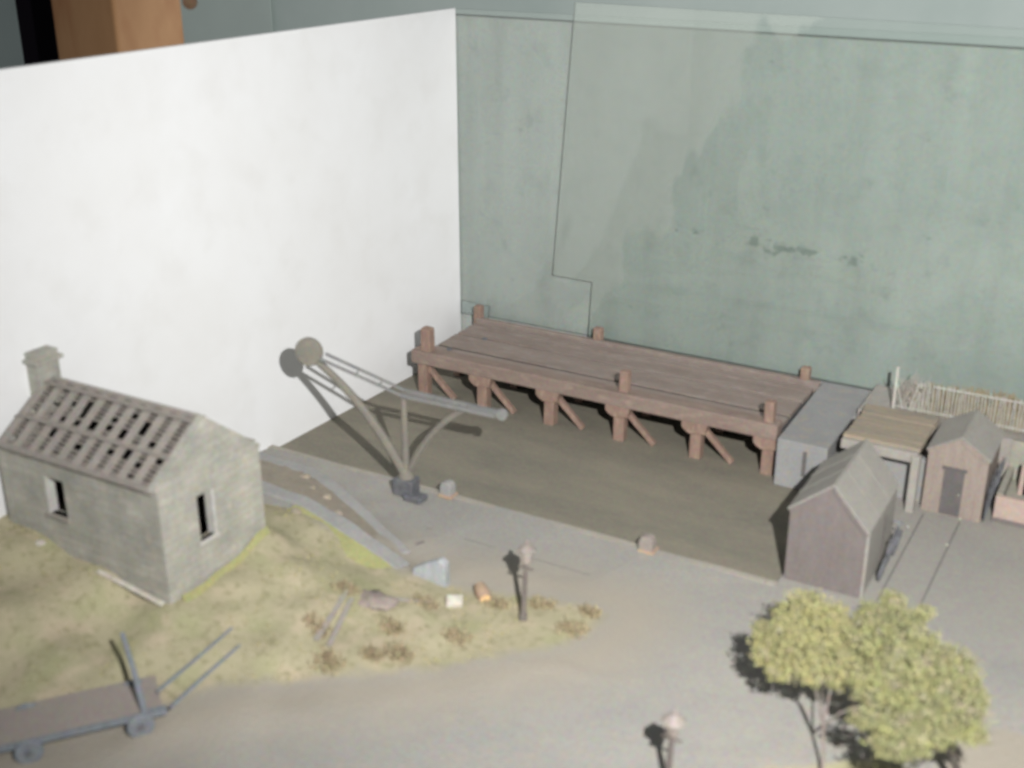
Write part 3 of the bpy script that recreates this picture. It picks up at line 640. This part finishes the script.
# ================================================================== CRANE
def crane():
    b = atz(408, 492, 0); T = thing('quay_crane', 'tall pale quayside crane with round counterweight on the dock edge', 'crane', (b.x, b.y, 0))
    zt = 1.15
    base = Vector((-6.70, 9.47, 0)); ft = base + Vector((0, 0, zt))
    dk = atz(309, 352, 1.60); tip = atz(506, 415, 1.12)
    MB().prism([base + Vector(v) for v in ((-.12, -.10, 0), (.12, -.10, 0), (.10, .10, 0), (-.10, .10, 0))], (0, 0, .20)).build('base_block', M['irondark'], T, bevel=.015, wobble=.02)
    MB().box(base + Vector((.05, -.16, 0)), base + Vector((.27, .0, .07))).build('foot_plate', M['irondark'], T, bevel=.012, wobble=.02)
    MB().tube([base + Vector((0, 0, .15)), base + Vector((0, 0, zt + .03))], [.045, .032], 10).build('mast', M['crane'], T)
    MB().lathe(base + Vector((0, 0, .15)), [(.085, 0), (.09, .06), (.07, .13), (.04, .17)], 14).build('collar', M['crane'], T)
    side = (tip - dk); side.z = 0; side.normalize(); nm = Vector((-side.y, side.x, 0))
    # counterweight disc, facing the viewer's side
    MB().lathe(dk + nm * .03, [(.140, 0), (.150, .012), (.150, .045), (.140, .058)], 32, -nm + Vector((0, 0, .12))).build('counterweight', M['crane'], T, smooth=False)
    # jib: two parallel bars
    for s_ in (-1, 1):
        q0 = dk + (tip - dk) * .07 + nm * .075 * s_ ; q1 = ft + nm * .065 * s_; q2 = tip - side * .10 + nm * .05 * s_
        MB().bar(q0, q1 + Vector((0, 0, .02)), .020, .028).bar(q1 + Vector((0, 0, .02)), q2, .032, .038).build('jib_bar', M['craneb'], T)
    for k in (.3, .55, .8): p = ft + (tip - ft) * k; MB().bar(p - nm * .06, p + nm * .06, .02, .02).build('cross_bar', M['craneb'], T)
    for k in (.25, .5): p = ft + (dk - ft) * k; MB().bar(p - nm * .055, p + nm * .055, .012, .012).build('cross_bar', M['craneb'], T)
    # back strut, bowed, from collar to the counterweight
    a = base + Vector((0, 0, .20)); P = []
    c = (a + dk) / 2 + Vector((0, 0, .17)) + side * .10
    for k in range(13):
        t = k / 12; P.append(a * (1 - t) ** 2 + c * 2 * t * (1 - t) + (dk + side * .05 - Vector((0, 0, .07))) * t * t)
    MB().tube(P, [.055 - .018 * k / 12 for k in range(13)], 8).build('back_strut', M['crane'], T)
    # front strut, bowed
    e = ft + (tip - ft) * .66; c = a + (e - a) * .5 + Vector((0, 0, .24)) - side * .08; P = []
    for k in range(13):
        t = k / 12; P.append(a * (1 - t) ** 2 + c * 2 * t * (1 - t) + e * t * t)
    MB().tube(P, [.038 - .006 * k / 12 for k in range(13)], 8).build('front_strut', M['crane'], T)
    MB().lathe(tip - nm * .025 - side * .04, [(.055, 0), (.055, .012), (.042, .018), (.042, .034), (.055, .04), (.055, .052)], 16, nm).build('pulley', M['craneb'], T)
    MB().bar(e, tip - side * .02, .07, .06).build('jib_head', M['craneb'], T)
crane()

# ================================================================== RAMP: two copings, dirt between, mossy bank, stone end
def polywall(name, top, wd, ht, m, label=None, cat=None, **k):
    mb = MB(); n = len(top); L_ = []; 
    for i, p in enumerate(top):
        t = (top[min(i + 1, n - 1)] - top[max(i - 1, 0)]); t.z = 0; t.normalize(); s_ = Vector((-t.y, t.x, 0)) * wd / 2
        L_.append((p + s_, p - s_, p - s_ - Vector((0, 0, ht)), p + s_ - Vector((0, 0, ht))))
    V = [[mb.bm.verts.new(q) for q in r] for r in L_]
    for i in range(n - 1):
        for j in range(4): mb._f([V[i][j], V[i][(j + 1) % 4], V[i + 1][(j + 1) % 4], V[i + 1][j]])
    mb._f(V[0]); mb._f(V[-1][::-1])
    o = mb.build(name, m, **k)
    if label: tag(o, label, cat)
    return o
def smoothline(pts, n=5):
    out = []
    for i in range(len(pts) - 1):
        for k in range(n): out.append(pts[i].lerp(pts[i + 1], k / n))
    out.append(pts[-1])
    for _ in range(4): out = [out[0]] + [(out[i - 1] + out[i] * 2 + out[i + 1]) / 4 for i in range(1, len(out) - 1)] + [out[-1]]
    return out
up = smoothline([atz(*p) for p in ((225, 445, .36), (262, 457, .32), (314, 470, .26), (345, 497, .20), (375, 525, .12), (404, 553, .05))])
lo = smoothline([atz(*p) for p in ((240, 476, .52), (268, 488, .47), (300, 498, .42), (337, 521, .32), (371, 543, .22), (404, 566, .10))])
polywall('ramp_coping', up, .16, .40, M['coping'], 'long pale blue grey stone coping curving down to the quay beside the crane', 'coping', bevel=.012, wobble=.015)
polywall('ramp_coping', lo, .18, .45, M['coping'], 'blue grey stone coping above the lime green moss strip', 'coping', bevel=.012, wobble=.015)
# dirt fill
def ribbon(name, A_, B_, dz, m, sub=6, rough=.01):
    n = len(A_); me = bpy.data.meshes.new(name); vs = []; fs = []
    for i in range(n):
        for j in range(sub + 1):
            p = A_[i].lerp(B_[i], j / sub) + Vector((0, 0, dz + rough * noise.noise(A_[i] * 9 + Vector((j, 0, 0)))))
            vs.append(p)
    for i in range(n - 1):
        for j in range(sub): fs.append((i * (sub + 1) + j, i * (sub + 1) + j + 1, (i + 1) * (sub + 1) + j + 1, (i + 1) * (sub + 1) + j))
    me.from_pydata([tuple(v) for v in vs], [], fs); me.materials.append(m)
    for p in me.polygons: p.use_smooth = True
    o = bpy.data.objects.new(name, me); C.objects.link(o); return tag(o, kind='structure')
ribbon('ramp_path', up, lo, -.02, M['dirt'], rough=.02)
bank = [(p + Vector((0.01, -.085, -.012))) for p in lo[10:]]
foot = []
for i, p in enumerate(bank):
    q = p + Vector((-.01, -.20 + .02 * i / len(bank), 0)); q.z = gh(q.x, q.y) - .01; q.z = min(q.z, p.z - .03); foot.append(q)
ribbon('moss_bank', bank, foot, 0, M['lime'], 5, .012)
# ramp end block
p = atz(432, 583, 0)
mb = MB().prism([(p.x - .17, p.y - .08, 0), (p.x + .17, p.y - .05, 0), (p.x + .17, p.y - .05, .27), (p.x + .11, p.y - .05, .31), (p.x - .10, p.y - .07, .19), (p.x - .17, p.y - .08, .13)], (0.0, .10, 0))
tag(mb.build('ramp_end_stone', mat('pale_blue_stone', (0.27, 0.285, 0.295), (0.21, 0.225, 0.235), 8, 0.9, (0.35, 0.36, 0.36), 22, .5, .5, 40, stretch=(2, 1, .5)), bevel=.02, wobble=.03), 'pale bluish stone block closing the lower end of the ramp', 'stone block')
p = atz(415, 547, 0); tag(MB().box((p.x - .11, p.y - .012, 0), (p.x + .11, p.y + .018, .025), Rz(1.25)).build('loose_bar', M['walla'], bevel=.004), 'short dark mauve bar lying on the quay at the foot of the coping', 'bar')
# scattered rubble in the ramp
for i, (a, b, r) in enumerate(((306, 478, .06), (312, 489, .05), (327, 497, .05), (338, 514, .045), (296, 512, .06))):
    p = atz(a, b, .27)
    lb = ['tan stone at the bend of the ramp between the copings', 'small tan stone just below the ramp bend', 'tan stone in the middle of the ramp', 'lowest tan stone lying in the ramp', 'pale stone on the grass below the lower coping beside the cottage'][i]
    if i == 4: p = atg(a, b)
    tag(MB().blob(p, r, 2, .5, i * 3.3, (1, 1, .7)).build('loose_stone', mat('tan_stone_%s' % 'abcde'[i], (0.25, 0.215, 0.17), (0.20, 0.175, 0.145), 14)), lb, 'stone', 'loose stones on the ramp')

# ================================================================== COTTAGE
def cottage():
    X1 = -7.02; Y0 = aty(170, 600, 0).y
    c = atz(170, 600, .45); X1, Y0 = c.x, c.y
    zre = None; eL = aty(-2, 442, Y0); ER = aty(159, 494, Y0); ez = ER.z
    X0 = eL.x - .02
    bb = atx(258, 447, X1); Y1 = bb.y; pk = atx(207, 419, X1); ez2 = (ez + bb.z) / 2
    ez = ez; yr = (Y0 + Y1) / 2; rz = pk.z
    T = thing('ruined_cottage', 'grey stone cottage with a bare slatted roof and one chimney on the grass mound', 'cottage', ((X0 + X1) / 2, (Y0 + Y1) / 2, .4))
    th = .07; zb = .30
    wn = [aty(44, 476, Y0), aty(68, 518, Y0)]
    wx0, wx1, wz1, wz0 = wn[0].x, wn[1].x, wn[0].z, wn[1].z
    # front wall with window hole
    mb = MB()
    mb.box((X0, Y0, zb), (wx0, Y0 + th, ez)).box((wx1, Y0, zb), (X1, Y0 + th, ez)).box((wx0, Y0, zb), (wx1, Y0 + th, wz0)).box((wx0, Y0, wz1), (wx1, Y0 + th, ez))
    mb.build('front_wall', M['stone'], T)
    MB().box((X0, Y1 - th, zb), (X1, Y1, bb.z)).build('rear_wall', M['stone'], T)
    # right gable with window
    g = [atx(196, 497, X1), atx(216, 532, X1)]; gy0, gy1 = g[0].y, g[1].y + .0; gz1 = g[0].z; gz0 = g[1].z
    gy0, gy1 = min(gy0, gy1), max(gy0, gy1)
    mb = MB()
    def gx(poly, X): mb.prism([(X, y, z) for y, z in poly], (-th, 0, 0))
    er = bb.z
    def rf(y): return (ez if y < yr else er) + (rz - (ez if y < yr else er)) * (1 - abs(y - yr) / (yr - Y0))
    gx([(Y0 - .004, zb), (gy0, zb), (gy0, rf(gy0)), (Y0 - .004, ez)], X1 + .004)
    gx([(gy0, gz1), (gy1, gz1), (gy1, rf(gy1)), (yr, rz), (gy0, rf(gy0))] if gy1 > yr else [(gy0, gz1), (gy1, gz1), (gy1, rf(gy1)), (gy0, rf(gy0))], X1 + .004)
    gx([(gy0, zb), (gy1, zb), (gy1, gz0), (gy0, gz0)], X1 + .004)
    gx([(gy1, zb), (Y1 + .004, zb), (Y1 + .004, er), (gy1, rf(gy1))] if gy1 > yr else [(gy1, zb), (Y1 + .004, zb), (Y1 + .004, er), (yr, rz), (gy1, rf(gy1))], X1 + .004)
    mb.build('gable_wall', M['stone'], T)
    MB().prism([(X0 - .004, Y0 - .004, zb), (X0 - .004, Y1 + .004, zb), (X0 - .004, Y1 + .004, er), (X0 - .004, yr, rz), (X0 - .004, Y0 - .004, ez)], (th, 0, 0)).build('gable_wall', M['stone'], T)
    # lining and floor painted dark for the shade of the interior
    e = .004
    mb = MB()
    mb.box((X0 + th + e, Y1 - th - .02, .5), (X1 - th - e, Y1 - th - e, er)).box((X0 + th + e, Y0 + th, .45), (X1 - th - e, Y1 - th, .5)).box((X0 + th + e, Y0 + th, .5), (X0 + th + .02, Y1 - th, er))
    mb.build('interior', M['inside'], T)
    # reveals and sills
    wf = MB().box((wx0 - .002, Y0 - .012, wz0 - .02), (wx0 + .022, Y0 + th + .01, wz1)).build('window_reveal', M['quoin'], T)
    MB().box((wx0 - .03, Y0 - .022, wz0 - .045), (wx1 + .03, Y0 + .06, wz0)).build('window_sill', M['rafter'], T, bevel=.005)
    MB().box((X1 - th, gy1 - .022, gz0), (X1 + .016, gy1 + .004, gz1)).build('window_reveal', M['quoin'], T)
    MB().box((X1 - .04, gy0 - .02, gz0 - .03), (X1 + .02, gy1 + .02, gz0)).build('window_sill', M['quoin'], T)
    # roof: rafters, purlins, battens on each slope
    R = thing('x', None, None); bpy.data.objects.remove(R)
    for side in (0, 1):
        ye = Y0 - .03 if side == 0 else Y1 + .03
        def pt(x, t, h=0.0):       # t 0 at ridge, 1 at eave
            sl = Vector((0, ye - yr, ((ez if side == 0 else er) - .02) - rz)); nrm = Vector((0, -(sl.z) * (1 if ye < yr else 1), 0))
            n_ = Vector((0, sl.z, -sl.y)); n_ = n_ if n_.z > 0 else -n_; n_.normalize()
            return Vector((x, yr, rz)) + sl * t + n_ * h
        wide = X1 - X0
        mb = MB(); nr = 11
        for i in range(nr):
            x = X0 + .06 + (wide - .12) * i / (nr - 1) + rnd.uniform(-.01, .01)
            mb.bar(pt(x, 0, .008), pt(x, 1, .008), (.084 if side == 0 else .06), .016)
        mb.build('rafters', M['rafter'], T, wobble=.006)
        mb = MB()
        for t, wv in ((.05, .09), (.54, .065), (.94, .12)):
            mb.bar(pt(X0 + .02, t, .016), pt(X1 - .075, t, .016), wv, .010)
        mb.build('purlins', M['rafter'], T, wobble=.006)
        mb = MB(); nb = 17
        xs = [X0 + .06 + (wide - .12) * i / (nr - 1) for i in range(nr)]
        for k in range(nb):
            t = .07 + .86 * k / (nb - 1)
            for i in range(nr - 1):
                edge = i <= 1 or i >= nr - 3
                if side == 0:
                    if not edge and (.16 < t < .47 or .60 < t < .74) and rnd.random() < .55: continue
                    if edge and rnd.random() < .10: continue
                mb.bar(pt(xs[i], t, .004), pt(xs[i + 1], t + rnd.uniform(-.01, .01), .004), .034, .008)
        mb.build('battens', M['batten'], T)
    MB().tube([(X0 + .12, yr, rz + .02), (X1 - .07, yr, rz + .02)], .022, 6).build('ridge_board', M['rafter'], T)
    # gable coping strips
    mb = MB()
    for ye in (Y0 - .02, Y1 + .02):
        mb.bar((X1 - .035, yr, rz + .012), (X1 - .035, ye, ez if ye < yr else er), .075, .035)
    mb.build('gable_coping', M['stone'], T, wobble=.01)
    # chimney
    cx = X0 + .17
    pc = aty(40, 372, yr); cx = max(X0 - .02, pc.x)
    ct = aty(40, 352, yr).z
    ch = MB().box((cx - .085, yr - .12, rz - .22), (cx + .085, yr + .12, ct)).build('chimney', M['stone'], T, bevel=.008)
    MB().prism([(cx - .12, yr - .155, ct - .075), (cx + .12, yr - .155, ct - .075), (cx + .12, yr + .155, ct - .075), (cx - .12, yr + .155, ct - .075)], (0, 0, .035)).build('chimney_band', M['stone'], T, bevel=.01)
    MB().prism([(cx - .09, yr - .125, ct), (cx + .09, yr - .125, ct), (cx + .09, yr + .125, ct), (cx - .09, yr + .125, ct)], (0, 0, .02)).build('chimney_cap', M['stone'], T, bevel=.008)
    print('COTTAGE', X0, X1, Y0, Y1, ez, rz, 'chim', cx, ct, 'win', wx0, wx1, wz0, wz1, gy0, gy1, gz0, gz1)
    return X0, X1, Y0, Y1
CX0, CX1, CY0, CY1 = cottage()
# white rubble along the foot of the front wall
for i, (a, b, q, r, l) in enumerate(((100, 569, 165, 604, 'thin chalky slab lying along the foot of the cottage front wall near its corner'),)):
    p = atg(a, b) + Vector((0, -.02, .01)); q_ = atg(q, r) + Vector((0, -.02, .01))
    tag(MB().bar(p, q_, .05, .03).build('stone_slab', M['palestone'], bevel=.012, wobble=.03), l, 'stone slab')
p = atg(40, 543); tag(MB().blob(p, .04, 2, .4, 5, (1.4, 1, .6)).build('loose_stone', M['palestone']), 'whitish stone in the grass below the cottage window', 'stone', 'loose stones on the ramp')
q1 = Vector((CX1 + .03, CY0 + .1, 0)); q2 = Vector((CX1 + .03, CY1, 0))
ln = [q1.lerp(q2, k / 8) for k in range(9)]
A_ = []; B_ = []
for v in ln:
    a = v.copy(); a.z = gh(a.x, a.y) + .05; b = v + Vector((.038, 0, 0)); b.z = gh(b.x, b.y) - .005; A_.append(a); B_.append(b)
ribbon('moss_strip', A_, B_, 0, M['lime'], 3, .02)

# ================================================================== LAMPS
def street_lamp(base, top, label, leanx=0):
    T = thing('street_lamp', label, 'street lamp', tuple(base), group='old lantern posts beside the road')
    ax = (top - base); H = ax.length; ax.normalize()
    def at_(h): return base + ax * (H * h)
    MB().tube([at_(0), at_(.08), at_(.1), at_(.70)], [.040, .036, .026, .020], 10).build('post', M['lamp'], T)
    MB().bar(at_(.66) - Vector((.075, 0, 0)), at_(.66) + Vector((.075, 0, 0)), .014, .014).build('ladder_bar', M['lamp'], T)
    MB().lathe(at_(.70), [(.030, 0), (.048, .02), (.068, H * .17)], 6, ax).build('lantern', M['lampglass'], T)
    MB().lathe(at_(.70) + ax * (H * .17), [(.092, 0), (.088, .018), (.045, .055), (.018, .07)], 8, ax).build('lantern_roof', M['lampglass'], T)
    MB().blob(at_(.70) + ax * (H * .17 + .085), .024, 1, 0).build('finial', M['lampglass'], T)
street_lamp(atg(523, 620), atz(527, 541, .66) , 'slender pinkish brown lantern post among dry tufts in front of the quay')
hd2 = atz(675, 712, .66)
street_lamp(Vector((hd2.x - .02, hd2.y - .03, 0)), hd2, 'pinkish brown lantern post cut off by the bottom edge of the picture')

# ================================================================== TREES
def crown(mb, blobs, n, size):
    for c, r in blobs:
        for i in range(int(n * (r / .2) ** 2)):
            d = Vector((rnd.gauss(0, 1), rnd.gauss(0, 1), rnd.gauss(0, 1))).normalized()
            k = rnd.uniform(.25, 1.0) ** .5; p = c + Vector((d.x, d.y, d.z * .7)) * r * k * (1.08 + .7 * noise.noise((c + d * r) * 14) + abs(rnd.gauss(0, .13)))
            s_ = size * rnd.uniform(.5, 1.5); e1 = Vector((rnd.gauss(0, 1), rnd.gauss(0, 1), rnd.gauss(0, 1))).normalized(); e2 = e1.orthogonal().normalized(); e3 = e1.cross(e2)
            v = [mb.bm.verts.new(p + q * s_) for q in (e1, e2 * .8, -e1 * .7 + e3 * .3, -e2 * .8)]
            mb._f(v)
def tree(base, fork, tips, blobs, label, lm, bm_, n=3400, size=.0105, rt=.015, nm='leafy_tree'):
    T = thing(nm, label, 'tree', tuple(base), group='flock trees beside the road')
    MB().tube([base, base.lerp(fork, .5) + Vector((.01, .01, 0)), fork], [rt, rt * .8, rt * .7], 8).build('trunk', bm_, T)
    for t in tips:
        m_ = fork.lerp(t, .5) + Vector((rnd.uniform(-.02, .02), rnd.uniform(-.02, .02), .02))
        MB().tube([fork, m_, t], [rt * .62, rt * .5, rt * .3], 6).build('limb', bm_, T)
    mb = MB(); crown(mb, blobs, n, size); mb.build('crown', lm, T)
tb = atz(821, 784, 0); fk = atz(823, 727, .36)
def bl(l, z, dy=0):
    out = []
    for x, y, r in l:
        zz = z + rnd.uniform(-.06, .06); out.append((atz(x, y, zz) + Vector((0, dy, 0)), r * 7.6 / FPX))
    return out
b1 = bl([(778, 640, 26), (800, 618, 28), (828, 622, 30), (800, 655, 28), (832, 660, 30), (765, 655, 15), (845, 645, 26), (780, 670, 14), (812, 675, 14), (835, 680, 12), (806, 603, 18), (765, 632, 14)], .69)
tree(tb, fk, [atz(822, 690, .70), atz(812, 660, .80), atz(858, 706, .55), atz(842, 655, .8)], b1, 'smaller tree with yellow green crown and pale forked trunk', M['leaf1'], M['bark'])
b2 = bl([(880, 618, 24), (905, 630, 28), (885, 655, 32), (920, 660, 34), (950, 670, 28), (900, 690, 34), (935, 700, 34), (960, 705, 26), (915, 725, 30), (942, 722, 26), (968, 690, 18), (893, 742, 20), (915, 745, 16), (975, 735, 13), (872, 690, 20), (865, 720, 13), (893, 600, 14), (868, 640, 20), (925, 612, 11)], .85)
tb2 = atz(965, 815, 0); fk2 = atz(952, 752, .42)
tree(tb2, fk2, [atz(945, 715, .8), atz(905, 735, .7), atz(915, 670, .9)], b2, 'larger bushy olive green tree with dark trunk in the lower right corner', M['leaf2'], M['barkdark'], rt=.040)

# ================================================================== CART
def cart():
    z = .17
    a = atz(0, 748, z); b = atz(160, 711, z); d = b - a; d.normalize(); nrm = Vector((-d.y, d.x, 0))
    far = atz(0, 709, z); wd = abs((far - a).dot(nrm)); wd = max(.3, wd)
    p1 = a - d * .9; p2 = b
    T = thing('hand_cart', 'flat mauve brown road cart with blue grey side beam, small wheels and raised shafts', 'cart', tuple(a))
    MB().prism([p1 + nrm * .02, p2 + nrm * .02, p2 + nrm * wd, p1 + nrm * wd], (0, 0, -.03)).build('bed', M['cartbed'], T)
    MB().bar(p1 - Vector((0, 0, .01)), p2 - Vector((0, 0, .01)), .03, .045).build('side_beam', M['iron'], T)
    MB().bar(p2 + d * .012 + nrm * .02 - Vector((0, 0, .018)), p2 + d * .012 + nrm * wd - Vector((0, 0, .018)), .024, .03).build('end_beam', M['cartbed'], T)
    MB().bar(b - d * .10, b + d * .05, .07, .04).build('hinge_plate', M['iron'], T)
    for q in (atz(143, 738, .085), atz(30, 764, .085)):
        k = (q - a).dot(d); c = a + d * k - nrm * .035; c.z = .100
        for off in (0, wd - .02):
            cc = c + nrm * off
            wh = MB().lathe(cc - nrm * .015, [(.095, 0), (.103, .006), (.103, .028), (.095, .034)], 24, nrm).build('wheel', M['iron'], T)
            hb = MB().lathe(cc - nrm * .03, [(.028, 0), (.028, .06)], 12, nrm).build('hub', M['irondark'], wh)
            hb.data.transform(Matrix.Translation(-Vector(T.location)))
    # stake
    sb = atz(145, 714, z); st = sb + Vector((-.02, .03, .45))
    MB().tube([sb, atz(133, 668, .42), atz(122, 633, .60)], [.026, .023, .018], 6).build('stake', M['iron'], T)
    # shafts
    MB().tube([atz(170, 708, .17), atz(205, 676, .21), atz(240, 645, .26)], [.018, .016, .013], 6).build('shaft', M['iron'], T)
    MB().tube([atz(157, 692, .19), atz(195, 660, .25), atz(232, 628, .31)], [.018, .016, .013], 6).build('shaft', M['iron'], T)
cart()

# ================================================================== BITS ON THE VERGE
p = atz(483, 594, .05)
T = thing('barrel', 'orange terracotta coloured barrel lying on its side with a bright open end', 'barrel', tuple(p))
ax = Vector((.8, -.75, -.1)).normalized()
MB().lathe(p - ax * .12, [(.052, 0), (.066, .08), (.066, .14), (.056, .2), (.048, .2)], 18, ax).build('body', M['terra'], T)
MB().lathe(p + ax * .075, [(.045, 0), (.045, .008)], 16, ax).build('end', M['terrain'], T)
p = atz(455, 603, .04)
tag(MB().box(p - Vector((.08, .06, .07)), p + Vector((.08, .06, .07)), Rz(.5) @ Matrix.Rotation(.3, 3, 'X')).build('white_block', M['palestone'], bevel=.02, wobble=.02), 'chalky white block in the dry grass left of the orange barrel', 'block')
# fallen boards
def board(a, b, z, wd, label):
    p = atg(*a) + Vector((0, 0, z)); q = atg(*b) + Vector((0, 0, z))
    tag(MB().bar(p, q, wd, .018).build('fallen_board', mat('mauve_grey_board' , (0.235, 0.215, 0.195), (0.20, 0.185, 0.17), 8), bevel=.004), label, 'board', 'weathered boards dumped on the grass')
board((316, 642), (347, 592), .02, .055, 'weathered board sloping up the grass, leftmost of the dumped boards')
board((329, 648), (352, 600), .02, .045, 'weathered board lying close beside the leftmost dumped board')
board((385, 600), (430, 604), .02, .035, 'thin weathered board pointing right towards the white block')
p = atg(372, 601); tag(MB().blob(p + Vector((0, 0, .005)), .16, 3, .7, 2.2, (1.2, .8, .28)).build('rag_heap', mat('dusty_pink_rags', (0.225, 0.190, 0.170), (0.19, 0.165, 0.15), 12, .95), smooth=True), 'low heap of dusty pink rags among the dumped boards', 'heap')

def tuft(px, py, r, label, n=230, h=.075):
    p = atg(px, py); mb = MB()
    for i in range(n):
        q = p + Vector((max(-1.5, min(1.5, rnd.gauss(0, .8))) * r, max(-1.2, min(1.2, rnd.gauss(0, .6))) * r, -.01)); q.z = gh(q.x, q.y) - .01
        t = q + Vector((rnd.gauss(0, .03), rnd.gauss(0, .03), rnd.uniform(.4, 1) * h))
        s_ = Vector((rnd.uniform(-1, 1), rnd.uniform(-1, 1), 0)).normalized() * .012
        v = [mb.bm.verts.new(k) for k in (q - s_, q + s_, t)]; mb._f(v)
    tag(mb.build('dry_tuft', M['straw']), label, 'grass tuft', 'dry brown tufts at the edge of the grass')
for a in ((572, 630, .09, 'lone brown tuft at the very tip of the grass beside the road'), (590, 613, .06, 'small brown tuft just behind the lone tuft at the grass tip'), (543, 605, .07, 'brown tuft just right of the slender lantern post'), (328, 662, .09, 'brown tuft below the leftmost dumped board'), (318, 628, .07, 'brown tuft left of the leftmost dumped board'), (398, 655, .09, 'brown tuft at the road edge below the rag heap'), (372, 655, .06, 'small brown tuft just left of the one below the rag heap'), (458, 638, .08, 'brown tuft below the white block'), (392, 628, .07, 'tuft between the rag heap and the road edge'), (425, 603, .07, 'tuft at the foot of the pale bluish stone block'), (498, 605, .06, 'tuft between the orange barrel and the lantern post'), (345, 590, .07, 'tuft above the rag heap by the moss strip')):
    tuft(*a)
# short ground cover
mb = MB()
for i in range(15000):
    x = rnd.uniform(-8.9, -4.0); y = rnd.uniform(3.4, 8.8)
    d = dpoly(x, y, gp)
    if d < .02 * rnd.random() or (CX0 < x < CX1 and CY0 < y < CY1): continue
    if noise.noise(Vector((x * 2.3, y * 2.3, 1))) < -.05: continue
    z = gh(x, y); h = rnd.uniform(.008, .03); q = Vector((x, y, z - .004)); t = q + Vector((rnd.uniform(-.02, .02), rnd.uniform(-.02, .02), h)); a = rnd.uniform(0, 3.14); s_ = Vector((math.cos(a), math.sin(a), 0)) * rnd.uniform(.006, .014)
    v = [mb.bm.verts.new(k) for k in (q - s_, q + s_, t)]; mb._f(v)
tag(mb.build('short_grass', M['grass']), kind='stuff')
